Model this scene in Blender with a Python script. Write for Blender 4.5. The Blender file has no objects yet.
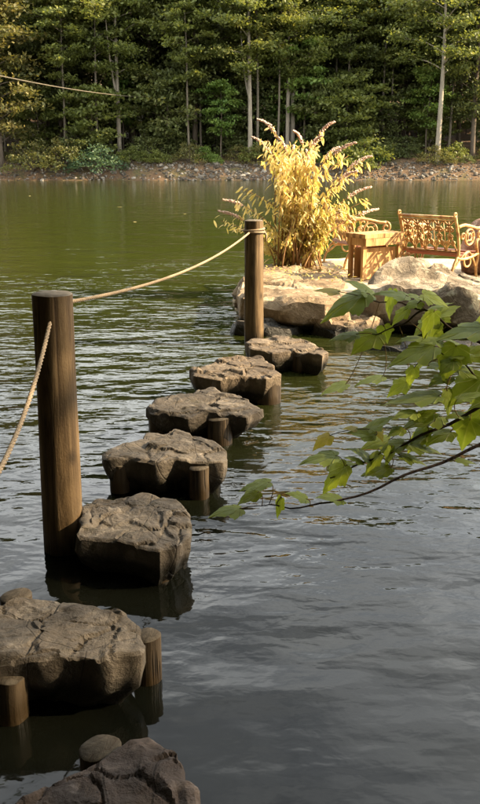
import bpy, math, random
import numpy as np
from mathutils import Vector, Matrix, noise
R = math.radians
scene = bpy.context.scene
col = scene.collection

# ---------------------------------------------------------------- camera
PITCH, FPX, CAMZ = R(15.5), 880.0, 1.6
cam = bpy.data.cameras.new('camera')
cam.sensor_fit = 'VERTICAL'; cam.sensor_height = 36; cam.sensor_width = 36
cam.lens = 36 * FPX / 804.0
cam.clip_start = 0.05; cam.clip_end = 3000
cam_o = bpy.data.objects.new('camera', cam); col.objects.link(cam_o)
cam_o.location = (0, 0, CAMZ); cam_o.rotation_euler = (math.pi / 2 - PITCH, 0, 0)
scene.camera = cam_o
# ---------------------------------------------------------------- sky and sun
SUN_EL, SUN_AZ = R(32), R(90)          # azimuth measured clockwise from +Y (the view direction)
sdir = Vector((math.sin(SUN_AZ) * math.cos(SUN_EL), math.cos(SUN_AZ) * math.cos(SUN_EL), math.sin(SUN_EL)))
world = bpy.data.worlds.new('World'); scene.world = world; world.use_nodes = True
wn, wl = world.node_tree.nodes, world.node_tree.links
wn.clear()
sky = wn.new('ShaderNodeTexSky'); sky.sky_type = 'NISHITA'; sky.sun_disc = False
sky.sun_elevation = SUN_EL; sky.sun_rotation = SUN_AZ
sky.dust_density = 3.0; sky.air_density = 1.2; sky.ozone_density = 1.0
tc = wn.new('ShaderNodeTexCoord')
mp = wn.new('ShaderNodeMapping'); mp.inputs['Scale'].default_value = (1, 1, 2.2)
cn = wn.new('ShaderNodeTexNoise'); cn.inputs['Scale'].default_value = 3.2; cn.inputs['Detail'].default_value = 6
cr = wn.new('ShaderNodeValToRGB'); cr.color_ramp.elements[0].position = 0.33; cr.color_ramp.elements[1].position = 0.62
cr.color_ramp.elements[0].color = (.35, .35, .35, 1); cr.color_ramp.elements[1].color = (1, 1, 1, 1)
cm = wn.new('ShaderNodeMix'); cm.data_type = 'RGBA'
cm.inputs['B'].default_value = (18.0, 18.4, 18.2, 1)
bg = wn.new('ShaderNodeBackground'); bg.inputs['Strength'].default_value = 0.055
wo = wn.new('ShaderNodeOutputWorld')
wl.new(tc.outputs['Generated'], mp.inputs['Vector']); wl.new(mp.outputs['Vector'], cn.inputs['Vector'])
wl.new(cn.outputs['Fac'], cr.inputs['Fac']); wl.new(cr.outputs['Color'], cm.inputs['Factor'])
wl.new(sky.outputs['Color'], cm.inputs['A']); wl.new(cm.outputs['Result'], bg.inputs['Color'])
wl.new(bg.outputs['Background'], wo.inputs['Surface'])
sun = bpy.data.lights.new('sun', 'SUN'); sun.energy = 5.0; sun.angle = R(0.6); sun.color = (1.0, 0.78, 0.50)
sun_o = bpy.data.objects.new('sun', sun); col.objects.link(sun_o)
sun_o.rotation_euler = (-sdir).to_track_quat('-Z', 'Y').to_euler(); sun_o.location = (30, -5, 25)
vs = scene.view_settings
vs.view_transform = 'Standard'; vs.look = 'None'; vs.gamma = 1.0; vs.exposure = 2.15; vs.use_curve_mapping = False

# ---------------------------------------------------------------- helpers
CP, SP = math.cos(PITCH), math.sin(PITCH)
def ray(px, py):
    """direction through a photograph pixel, world space"""
    u, v = (px - 240) / FPX, (402 - py) / FPX
    return Vector((u, CP + v * SP, -SP + v * CP))
def at_z(px, py, z):
    r = ray(px, py); t = (z - CAMZ) / r.z
    return Vector((r.x * t, r.y * t, z))
def at_y(px, py, y):
    r = ray(px, py); t = y / r.y
    return Vector((r.x * t, y, CAMZ + r.z * t))
def smooth(a, b, x):
    t = min(1, max(0, (x - a) / (b - a))); return t * t * (3 - 2 * t)
def fbm(x, y, z=0.0, o=4):
    return noise.fractal(Vector((x, y, z)), 1.0, 2.0, o)

class MB:
    def __init__(s): s.v = []; s.f = []
    def add(s, v, f):
        o = len(s.v); s.v.extend([tuple(p) for p in v]); s.f.extend([tuple(i + o for i in q) for q in f])
    def box(s, c, size, M=None, taper=0):
        x, y, z = size[0] / 2, size[1] / 2, size[2] / 2
        vs_ = [Vector((sx * x * (1 - taper * (sz > 0)), sy * y * (1 - taper * (sz > 0)), sz * z)) for sz in (-1, 1) for sy in (-1, 1) for sx in (-1, 1)]
        if M: vs_ = [M @ p for p in vs_]
        c = Vector(c)
        s.add([p + c for p in vs_], [(0, 2, 3, 1), (4, 5, 7, 6), (0, 1, 5, 4), (1, 3, 7, 5), (3, 2, 6, 7), (2, 0, 4, 6)])
    def tube(s, pts, rad, n=8, flat=1.0, cap=True):
        pts = [Vector(p) for p in pts]
        if not hasattr(rad, '__len__'): rad = [rad] * len(pts)
        up = Vector((0, 0, 1)); prev = None; rings = []
        for i, p in enumerate(pts):
            t = (pts[min(i + 1, len(pts) - 1)] - pts[max(i - 1, 0)])
            if t.length < 1e-9: t = Vector((0, 0, 1))
            t.normalize()
            if prev is None:
                a = t.cross(up)
                if a.length < .05: a = t.cross(Vector((1, 0, 0)))
            else:
                a = prev - t * prev.dot(t)
            a.normalize(); b = t.cross(a); prev = a
            rings.append([p + (a * math.cos(k * 2 * math.pi / n) * flat + b * math.sin(k * 2 * math.pi / n)) * rad[i] for k in range(n)])
        f = []
        for i in range(len(rings) - 1):
            for k in range(n):
                f.append((i * n + k, i * n + (k + 1) % n, (i + 1) * n + (k + 1) % n, (i + 1) * n + k))
        if cap:
            f.append(tuple(range(n - 1, -1, -1))); f.append(tuple((len(rings) - 1) * n + k for k in range(n)))
        s.add([p for r in rings for p in r], f)
    def mesh(s, name, smooth_=True, sharp=None):
        me = bpy.data.meshes.new(name); me.from_pydata(s.v, [], s.f); me.update()
        if smooth_: me.shade_smooth()
        if sharp: me.set_sharp_from_angle(angle=R(sharp))
        return me
    def build(s, name, mat, parent=None, smooth_=True, sharp=None):
        me = s.mesh(name, smooth_, sharp); me.materials.append(mat)
        return link(name, me, parent)
def link(name, me, parent=None, M=None):
    o = bpy.data.objects.new(name, me); col.objects.link(o)
    if M is not None: o.matrix_world = M
    if parent: o.parent = parent
    return o
def tag(o, label=None, cat=None, group=None, kind=None):
    if label: o['label'] = label
    if cat: o['category'] = cat
    if group: o['group'] = group
    if kind: o['kind'] = kind
    return o
def empty(name, loc=(0, 0, 0), rz=0, s=1.0):
    o = bpy.data.objects.new(name, None); col.objects.link(o)
    o.location = loc; o.rotation_euler = (0, 0, rz); o.scale = (s, s, s); o.empty_display_size = .2
    return o
def copy_tree(o, parent=None):
    c = o.copy(); col.objects.link(c)
    if parent: c.parent = parent
    for ch in list(o.children): copy_tree(ch, c)
    return c

# ---------------------------------------------------------------- materials
class NT:
    def __init__(s, name):
        s.m = bpy.data.materials.new(name); s.m.use_nodes = True
        s.n, s.l = s.m.node_tree.nodes, s.m.node_tree.links
        s.n.clear(); s.out = s.n.new('ShaderNodeOutputMaterial')
    def new(s, t, **kw):
        nd = s.n.new(t)
        for k, v in kw.items():
            if k in nd.inputs: s.set(nd.inputs[k], v)
            else: setattr(nd, k, v)
        return nd
    def set(s, inp, v):
        if isinstance(v, bpy.types.NodeSocket): s.l.new(v, inp)
        elif isinstance(v, tuple) and len(v) == 3 and inp.type == 'RGBA': inp.default_value = v + (1,)
        else: inp.default_value = v
    def pos(s, scale=(1, 1, 1), kind='Object'):
        t = s.new('ShaderNodeTexCoord').outputs['Object'] if kind == 'Object' else s.new('ShaderNodeNewGeometry').outputs['Position']
        return s.new('ShaderNodeMapping', Vector=t, Scale=scale).outputs[0]
    def noise(s, vec, scale, detail=6, rough=.55, dist=0):
        return s.new('ShaderNodeTexNoise', Vector=vec, Scale=scale, Detail=detail, Roughness=rough, Distortion=dist).outputs['Fac']
    def ramp(s, fac, stops):
        r = s.new('ShaderNodeValToRGB', Fac=fac); e = r.color_ramp.elements
        while len(e) < len(stops): e.new(.5)
        for q, (p, c) in zip(e, stops):
            q.position = p; q.color = (c if isinstance(c, tuple) else (c, c, c)) + (1,)
        return r.outputs['Color']
    def mix(s, f, a, b, mode='MIX'):
        m = s.new('ShaderNodeMix', data_type='RGBA', blend_type=mode)
        s.set(m.inputs['Factor'], f); s.set(m.inputs['A'], a); s.set(m.inputs['B'], b)
        return m.outputs['Result']
    def math(s, op, a, b=0.0):
        m = s.new('ShaderNodeMath', operation=op); s.set(m.inputs[0], a); s.set(m.inputs[1], b); return m.outputs[0]
    def bump(s, h, dist, strength=1.0, normal=None):
        b = s.new('ShaderNodeBump', Height=h, Distance=dist, Strength=strength)
        if normal is not None: s.l.new(normal, b.inputs['Normal'])
        return b.outputs['Normal']
    def surf(s, sh): s.l.new(sh, s.out.inputs['Surface']); return s.m
    def principled(s, color, rough=.8, normal=None, spec=.3, **kw):
        p = s.new('ShaderNodeBsdfPrincipled')
        s.set(p.inputs['Base Color'], color); s.set(p.inputs['Roughness'], rough); p.inputs['Specular IOR Level'].default_value = spec
        if normal is not None: s.l.new(normal, p.inputs['Normal'])
        for k, v in kw.items(): s.set(p.inputs[k], v)
        return s.surf(p.outputs[0])

def stone_mat(name, c0, c1, c2, scale=1.0, wet=True):
    t = NT(name); p = t.pos(kind='World')
    big = t.noise(p, 3.0 * scale, 5, .6); fine = t.noise(p, 38 * scale, 8, .7); mid = t.noise(p, 11 * scale, 6, .65, .6)
    c = t.ramp(big, [(.3, c0), (.52, c1), (.72, c2)])
    c = t.mix(t.ramp(fine, [(.35, .0), (.65, .55)]), c, t.mix(.5, c, tuple(x * .35 for x in c0)))
    c = t.mix(t.math('MULTIPLY', t.ramp(mid, [(.56, 0.0), (.66, 1.0)]), .45), c, tuple(min(.75, x * 1.35) for x in c2))
    crack = t.new('ShaderNodeTexVoronoi', Vector=p, Scale=4.5 * scale, feature='DISTANCE_TO_EDGE').outputs['Distance']
    crk = t.ramp(crack, [(0.0, 0.0), (.018, 1.0)])
    c = t.mix(t.math('MULTIPLY', t.math('SUBTRACT', 1.0, crk), .3), c, tuple(x * .25 for x in c0))
    lich = t.math('MULTIPLY', t.ramp(t.noise(p, 7 * scale, 3, .5, .4), [(.60, 0.0), (.64, 1.0)]), t.ramp(fine, [(.4, .1), (.6, .55)]))
    c = t.mix(lich, c, tuple(min(.6, x * 1.5 + .02) for x in c2))
    moss = t.math('MULTIPLY', t.ramp(t.noise(p, 5.3 * scale, 4, .6, .8), [(.58, 0.0), (.68, .5)]), t.ramp(mid, [(.4, .2), (.6, 1.0)]))
    c = t.mix(moss, c, (c0[0] * .7, c0[1] * .85, c0[2] * .5))
    rough = .85
    if wet:                      # algal wet band at the water line, carried higher to paint shaded sides dark
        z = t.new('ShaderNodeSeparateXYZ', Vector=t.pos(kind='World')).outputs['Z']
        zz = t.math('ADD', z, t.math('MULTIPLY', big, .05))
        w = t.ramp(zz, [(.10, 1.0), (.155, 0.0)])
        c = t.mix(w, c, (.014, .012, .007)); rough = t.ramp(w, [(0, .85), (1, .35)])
    n = t.bump(crk, .007, .6); n = t.bump(mid, .026, .9, n); n = t.bump(fine, .010, 1.0, n)
    return t.principled(c, rough, n, .25)
M = {}
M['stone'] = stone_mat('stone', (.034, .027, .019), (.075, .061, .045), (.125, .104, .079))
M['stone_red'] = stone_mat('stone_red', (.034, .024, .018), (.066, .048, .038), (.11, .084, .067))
M['stone_sunlit'] = stone_mat('stone_sunlit', (.05, .036, .023), (.12, .09, .06), (.19, .15, .105))  # lighter, warmer copy of stone that paints sunlight into the farther slabs
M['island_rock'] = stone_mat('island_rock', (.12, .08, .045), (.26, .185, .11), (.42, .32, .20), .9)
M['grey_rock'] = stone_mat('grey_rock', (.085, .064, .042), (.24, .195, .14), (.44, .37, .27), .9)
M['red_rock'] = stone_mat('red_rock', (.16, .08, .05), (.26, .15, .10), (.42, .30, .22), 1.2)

def wood_mat(name, dark, mid, light, gscale=30, wet=True, spec=.2):
    t = NT(name); p = t.pos()
    w = t.noise(t.pos((1, 1, .06)), gscale, 6, .6, .8)
    blot = t.noise(t.pos((1, 1, .35)), 5, 4, .6, .5)
    c = t.ramp(w, [(.3, dark), (.5, mid), (.7, light)])
    c = t.mix(t.ramp(blot, [(.42, 0.0), (.68, .7)]), c, dark)
    k = t.new('ShaderNodeTexVoronoi', Vector=t.pos((3.2, 3.2, 2.0)), Scale=1.3).outputs['Distance']
    knot = t.ramp(k, [(.03, 1.0), (.12, 0.0)])
    c = t.mix(t.math('MULTIPLY', knot, .75), c, tuple(x * .4 for x in dark))
    r = .75
    if wet:
        z = t.new('ShaderNodeSeparateXYZ', Vector=t.pos(kind='World')).outputs['Z']
        wf = t.ramp(t.math('ADD', z, t.math('MULTIPLY', blot, .08)), [(.07, 1.0), (.16, 0.0)])
        c = t.mix(wf, c, (.03, .02, .01)); r = t.ramp(wf, [(0, .75), (1, .3)])
    ckn = t.noise(t.pos((1, 1, .045)), 13, 3, .5, .3)
    ck = t.ramp(ckn, [(.478, 0.0), (.492, 1.0), (.508, 1.0), (.522, 0.0)])
    ckm = t.math('MULTIPLY', ck, t.ramp(t.noise(p, 4, 2), [(.5, 0.0), (.6, .85)]))
    c = t.mix(ckm, c, tuple(x * .3 for x in dark))
    n = t.bump(w, .006, .9); n = t.bump(t.noise(p, 90, 4), .002, .6, n); n = t.bump(ckm, -.006, .8, n)
    return t.principled(c, r, n, spec)
M['post_wood'] = wood_mat('post_wood', (.036, .022, .010), (.112, .072, .034), (.19, .13, .066), 26)
M['pile_wood'] = wood_mat('pile_wood', (.024, .017, .010), (.06, .042, .024), (.11, .08, .048), 34)
M['table_wood'] = wood_mat('table_wood', (.28, .14, .05), (.50, .29, .12), (.62, .41, .20), 22, False)
t = NT('end_grain'); p = t.pos()
eg = t.noise(p, 18, 6, .65, .5); ck = t.new('ShaderNodeTexVoronoi', Vector=p, Scale=16, feature='DISTANCE_TO_EDGE').outputs['Distance']
c = t.ramp(eg, [(.3, (.03, .024, .017)), (.55, (.06, .05, .037)), (.75, (.095, .08, .06))])
c = t.mix(t.ramp(ck, [(0.0, .8), (.03, 0.0)]), c, (.03, .022, .015))
M['end_grain'] = t.principled(c, .9, t.bump(eg, .01), .1)
t = NT('post_top'); p = t.pos(); eg = t.noise(p, 22, 6, .65, .5)
M['post_top'] = t.principled(t.ramp(eg, [(.3, (.075, .062, .046)), (.6, (.15, .128, .098)), (.75, (.20, .17, .135))]), .9, t.bump(eg, .008), .1)
t = NT('rope'); p = t.pos(kind='World')
c = t.ramp(t.noise(p, 160, 4, .6), [(.35, (.20, .145, .09)), (.65, (.36, .28, .19))])
M['rope'] = t.principled(c, .95, t.bump(t.noise(p, 300, 3), .001), .05)
t = NT('cable'); M['cable'] = t.principled(t.ramp(t.noise(t.pos(), 3), [(.4, (.06, .05, .035)), (.6, (.09, .075, .05))]), .8)

def leaf_mat(name, cols, trans=.35, rough=.5, tint=.5):
    t = NT(name)
    ri = t.new('ShaderNodeNewGeometry').outputs['Random Per Island']
    oi = t.new('ShaderNodeObjectInfo').outputs['Random']
    patch = t.noise(t.pos(kind='World'), .45, 2)
    f = t.math('ADD', t.math('ADD', .1, t.math('MULTIPLY', ri, .36)), t.math('ADD', t.math('MULTIPLY', oi, .18), t.math('MULTIPLY', t.math('SUBTRACT', patch, .35), .9)))
    c = t.ramp(f, [(.15 + .75 * i / (len(cols) - 1), cc) for i, cc in enumerate(cols)])
    d = t.new('ShaderNodeBsdfPrincipled'); t.set(d.inputs['Base Color'], c); d.inputs['Roughness'].default_value = rough; d.inputs['Specular IOR Level'].default_value = .25
    tr = t.new('ShaderNodeBsdfTranslucent', Color=t.mix(.6, c, t.mix(1.0, c, (1.6, 1.5, .6), 'MULTIPLY')))
    ms = t.new('ShaderNodeMixShader', Fac=trans); t.l.new(d.outputs[0], ms.inputs[1]); t.l.new(tr.outputs[0], ms.inputs[2])
    return t.surf(ms.outputs[0])
M['leaf_green'] = leaf_mat('leaf_green', [(.06, .075, .022), (.095, .115, .03), (.135, .155, .042), (.20, .20, .06)], .45)
M['leaf_dark'] = leaf_mat('leaf_dark', [(.045, .055, .021), (.07, .086, .028), (.10, .115, .037), (.14, .14, .047)])
M['leaf_olive'] = leaf_mat('leaf_olive', [(.06, .07, .022), (.10, .11, .032), (.16, .15, .042), (.26, .20, .06)])
M['leaf_autumn'] = leaf_mat('leaf_autumn', [(.05, .06, .02), (.08, .085, .027), (.115, .105, .033), (.17, .135, .045)])
M['leaf_sunlit_gold'] = leaf_mat('leaf_sunlit_gold', [(.14, .13, .03), (.26, .20, .045), (.40, .28, .06), (.50, .34, .09)], .5)  # bright gold paints sunlit foliage and sky-lit gaps into the forest
M['leaf_teal'] = leaf_mat('leaf_teal', [(.028, .055, .03), (.05, .09, .045), (.08, .12, .06), (.10, .13, .07)])
M['leaf_bright'] = leaf_mat('leaf_bright', [(.05, .09, .02), (.09, .15, .03), (.14, .20, .045), (.18, .22, .05)])
M['bush_leaf'] = leaf_mat('bush_leaf', [(.20, .23, .06), (.48, .40, .14), (.68, .54, .25), (.76, .61, .40)], .4)
def bark_mat(name, a, b):
    t = NT(name); w = t.noise(t.pos((1, 1, .15)), 9, 5, .65)
    return t.principled(t.ramp(w, [(.3, a), (.7, b)]), .9, t.bump(w, .02), .1)
M['bark_pale'] = bark_mat('bark_pale', (.13, .11, .085), (.30, .26, .20))
M['bark_dark'] = bark_mat('bark_dark', (.045, .035, .026), (.12, .095, .07))
M['bark_mid'] = bark_mat('bark_mid', (.06, .05, .038), (.16, .135, .10))
M['twig'] = bark_mat('twig', (.02, .014, .01), (.06, .042, .03))
M['stalk'] = bark_mat('stalk', (.10, .07, .03), (.22, .15, .06))
M['bush_stem'] = bark_mat('bush_stem', (.14, .07, .03), (.34, .20, .09))
t = NT('flower'); c = t.ramp(t.noise(t.pos(kind='World'), 60, 4), [(.35, (.50, .30, .22)), (.65, (.74, .57, .48))])
M['flower'] = t.principled(c, .8, None, .1)
t = NT('iron'); p = t.pos()
rust = t.noise(p, 14, 6, .65)
c = t.ramp(rust, [(.35, (.22, .095, .03)), (.5, (.44, .26, .095)), (.65, (.62, .44, .20))])
M['iron'] = t.principled(c, .55, t.bump(t.noise(p, 60, 4), .002), .4)
t = NT('slat_wood'); w = t.noise(t.pos((.08, 1, 1)), 30, 5)
M['slat_wood'] = t.principled(t.ramp(w, [(.3, (.20, .07, .04)), (.7, (.36, .16, .09))]), .6, t.bump(w, .002), .3)

# ground: leaf litter / mud
t = NT('ground'); p = t.pos(kind='World')
n1 = t.noise(p, .6, 6, .65); n2 = t.noise(p, 9, 6, .7)
c = t.ramp(n2, [(.3, (.045, .028, .016)), (.5, (.10, .064, .038)), (.7, (.17, .115, .07))])
c = t.mix(t.ramp(n1, [(.5, 0.0), (.65, .6)]), c, (.05, .06, .022))
z = t.new('ShaderNodeSeparateXYZ', Vector=p).outputs['Z']
c = t.mix(t.ramp(t.math('ADD', z, 1.0), [(.9, 1.0), (1.0, 0.0)]), c, (.014, .013, .008))
M['ground'] = t.principled(c, .95, t.bump(n2, .06), .1)
t = NT('sand'); p = t.pos(kind='World'); n2 = t.noise(p, 30, 6, .7); n1 = t.noise(p, 2.5, 4)
c = t.ramp(n2, [(.3, (.30, .22, .14)), (.55, (.47, .38, .27)), (.75, (.58, .49, .37))])
c = t.mix(t.ramp(n1, [(.45, 0.0), (.65, .5)]), c, (.33, .23, .14))
M['sand'] = t.principled(c, .95, t.bump(n2, .015), .1)
t = NT('riprap'); ri = t.new('ShaderNodeNewGeometry').outputs['Random Per Island']
c = t.ramp(ri, [(0, (.042, .035, .027)), (.6, (.10, .087, .07)), (1, (.23, .205, .17))])
M['riprap'] = t.principled(c, .95, t.bump(t.noise(t.pos(kind='World'), 12, 4), .05), .1)

# water: rippled surface over a turbid body, with reflected forest green painted in far out, that lets a little of what lies below show
t = NT('water')
def ripple(sx, sy, scale, det, ro=.5, dist=0): return t.noise(t.pos((sx, sy, 1), 'World'), scale, det, ro, dist)
swell = ripple(.6, 1.0, 1.6, 2, .4, .1)
rip = ripple(.55, 1.0, 6.5, 2, .45, .25)
fine = ripple(.7, 1.0, 21, 2, .5, .3)
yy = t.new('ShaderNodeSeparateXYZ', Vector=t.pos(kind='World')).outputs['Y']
shelter = t.ramp(t.math('DIVIDE', yy, 10.0), [(.22, .18), (.42, 1.0), (.9, 1.0), (1.0, .75)])            # the water lies calmer under the bank
lee = t.ramp(t.math('DIVIDE', yy, 40.0), [(.25, 1.0), (.45, .42)])
calm = t.math('MULTIPLY', lee, t.math('MULTIPLY', t.ramp(t.noise(t.pos((1, 1, 1), 'World'), .5, 2), [(.35, .5), (.65, 1.0)]), shelter))
n = t.bump(t.math('MULTIPLY', swell, lee), .045, 1.0); n = t.bump(t.math('MULTIPLY', rip, calm), .031, 1.0, n); n = t.bump(t.math('MULTIPLY', fine, calm), .0045, 1.0, n)
fr = t.new('ShaderNodeFresnel', IOR=1.33); t.l.new(n, fr.inputs['Normal'])
far_reflect_tint = t.ramp(t.math('ADD', t.math('DIVIDE', yy, 20.0), t.math('MULTIPLY', t.noise(t.pos((1, 1, 1), 'World'), .25, 2), .25)), [(.30, 0.0), (.80, 1.0)])  # green far out: turbid water plus painted reflection of the sunlit forest
body = t.new('ShaderNodeBsdfDiffuse', Color=t.mix(far_reflect_tint, (.0032, .0036, .0024), (.030, .036, .006)))
gl = t.new('ShaderNodeBsdfGlossy', Roughness=.04); t.l.new(n, gl.inputs['Normal'])
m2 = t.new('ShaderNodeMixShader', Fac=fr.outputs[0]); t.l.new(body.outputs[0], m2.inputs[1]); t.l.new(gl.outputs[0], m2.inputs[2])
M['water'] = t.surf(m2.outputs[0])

# maple leaf: radiating veins in the leaf's own plane
def maple_mat(name, c0, c1, vein):
    t = NT(name); tcn = t.new('ShaderNodeTexCoord').outputs['Object']
    s = t.new('ShaderNodeSeparateXYZ', Vector=tcn)
    ang = t.math('ARCTAN2', s.outputs['X'], s.outputs['Y'])
    best = None
    for a in (0, .62, -.62, 1.25, -1.25):
        d = t.math('ABSOLUTE', t.math('SUBTRACT', ang, a)); best = d if best is None else t.math('MINIMUM', best, d)
    v = t.ramp(best, [(.0, 1.0), (.07, 0.0)])
    oi = t.new('ShaderNodeObjectInfo').outputs['Random']
    c = t.mix(oi, c0, c1)
    c = t.mix(t.ramp(t.noise(t.pos(), 3.5, 5, .6), [(.3, 0.0), (.7, .5)]), c, tuple(x * .6 for x in c0))
    c = t.mix(t.math('MULTIPLY', v, .5), c, vein)
    d = t.new('ShaderNodeBsdfPrincipled'); t.set(d.inputs['Base Color'], c); d.inputs['Roughness'].default_value = .55; d.inputs['Specular IOR Level'].default_value = .18
    t.l.new(t.bump(v, .03, .6), d.inputs['Normal'])
    tr = t.new('ShaderNodeBsdfTranslucent', Color=t.mix(1.0, c, (1.5, 1.5, .7), 'MULTIPLY'))
    ms = t.new('ShaderNodeMixShader', Fac=.5); t.l.new(d.outputs[0], ms.inputs[1]); t.l.new(tr.outputs[0], ms.inputs[2])
    return t.surf(ms.outputs[0])
M['maple'] = maple_mat('maple', (.155, .20, .026), (.25, .30, .045), (.34, .37, .10))
M['maple_yellow'] = maple_mat('maple_yellow', (.36, .30, .05), (.44, .36, .07), (.5, .42, .12))

# ---------------------------------------------------------------- ground, water
def near_shore(x): return .75 + 4.2 * smooth(5, 9, x) + 13.5 * smooth(4.5, 9, -x) + .25 * noise.noise(Vector((x * .7, 3, 0)))
def far_shore(x): return 67.5 + 1.3 * noise.noise(Vector((x * .12, 9, 0))) + .5 * noise.noise(Vector((x * .5, 4, 0)))
def height(x, y):
    a = near_shore(x) - y
    b = y - far_shore(x)
    if b > -4:
        if b < 0: return -1.6 * smooth(0, 4, -b)
        h = 1.35 * smooth(-.4, 2.6, b) - .02
        h += max(0, b - 2.2) * (.11 + .05 * noise.noise(Vector((x * .06, y * .06, 0)))) * 1.25
        h += .25 * smooth(1, 6, b) * noise.noise(Vector((x * .35, y * .35, 2))) + .1 * noise.noise(Vector((x * 1.1, y * 1.1, 2)))
        return min(h, 30)
    if a > -2.5:
        if a < 0: return -1.6 * smooth(0, 2.5, -a)
        return .22 * smooth(0, .7, a) + min(6, max(0, a - 1.2) * .11) + .05 * noise.noise(Vector((x * 1.3, y * 1.3, 5)))
    return -1.6
def axis(*segs):
    out = []
    for a, b, st in segs:
        n = max(1, int((b - a) / st)); out += [a + (b - a) * i / n for i in range(n)]
    return out + [segs[-1][1]]
gx = axis((-900, -120, 60), (-120, -32, 4), (-32, 32, .8), (32, 120, 4), (120, 900, 60))
gy = axis((-600, -40, 40), (-40, -4, 3), (-4, 8, .5), (8, 62, 4), (62, 74, .5), (74, 120, 2), (120, 200, 8), (200, 1200, 100))
g = MB(); nx = len(gx)
g.add([(x, y, height(x, y)) for y in gy for x in gx],
      [(j * nx + i, j * nx + i + 1, (j + 1) * nx + i + 1, (j + 1) * nx + i) for j in range(len(gy) - 1) for i in range(nx - 1)])
tag(g.build('ground', M['ground']), kind='structure')
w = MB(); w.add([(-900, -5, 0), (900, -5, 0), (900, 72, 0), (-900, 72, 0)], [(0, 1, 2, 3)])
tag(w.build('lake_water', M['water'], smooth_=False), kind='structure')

# far bank stones: too small and too many to count
def ico():
    p = (1 + 5 ** .5) / 2
    v = [(-1, p, 0), (1, p, 0), (-1, -p, 0), (1, -p, 0), (0, -1, p), (0, 1, p), (0, -1, -p), (0, 1, -p), (p, 0, -1), (p, 0, 1), (-p, 0, -1), (-p, 0, 1)]
    f = [(0, 11, 5), (0, 5, 1), (0, 1, 7), (0, 7, 10), (0, 10, 11), (1, 5, 9), (5, 11, 4), (11, 10, 2), (10, 7, 6), (7, 1, 8), (3, 9, 4), (3, 4, 2), (3, 2, 6), (3, 6, 8), (3, 8, 9), (4, 9, 5), (2, 4, 11), (6, 2, 10), (8, 6, 7), (9, 8, 1)]
    return [Vector(q).normalized() for q in v], f
ICO = ico()
rnd = random.Random(5)
st = MB()
for i in range(5200):
    x = rnd.uniform(-30, 30)
    dens = .75 + .5 * noise.noise(Vector((x * .16, 1.7, 0)))
    if x < -5.5: dens -= .25
    if rnd.random() > dens: continue
    b = rnd.random() ** .9 * 2.3 - .15
    y = far_shore(x) + b
    r = rnd.uniform(.035, .11) * (1.9 if rnd.random() < .08 else 1)
    q = Matrix.Rotation(rnd.random() * 6.3, 3, Vector((rnd.gauss(0, 1), rnd.gauss(0, 1), rnd.gauss(0, 1))).normalized())
    c = Vector((x, y, height(x, y) + r * .25))
    st.add([c + q @ Vector((p.x * r * 1.3, p.y * r, p.z * r * .8)) * rnd.uniform(.8, 1.2) for p in ICO[0]], ICO[1])
tag(st.build('riprap_stones', M['riprap'], smooth_=False), 'loose pale stones lining the far bank above the water', 'stones', kind='stuff')

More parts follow.
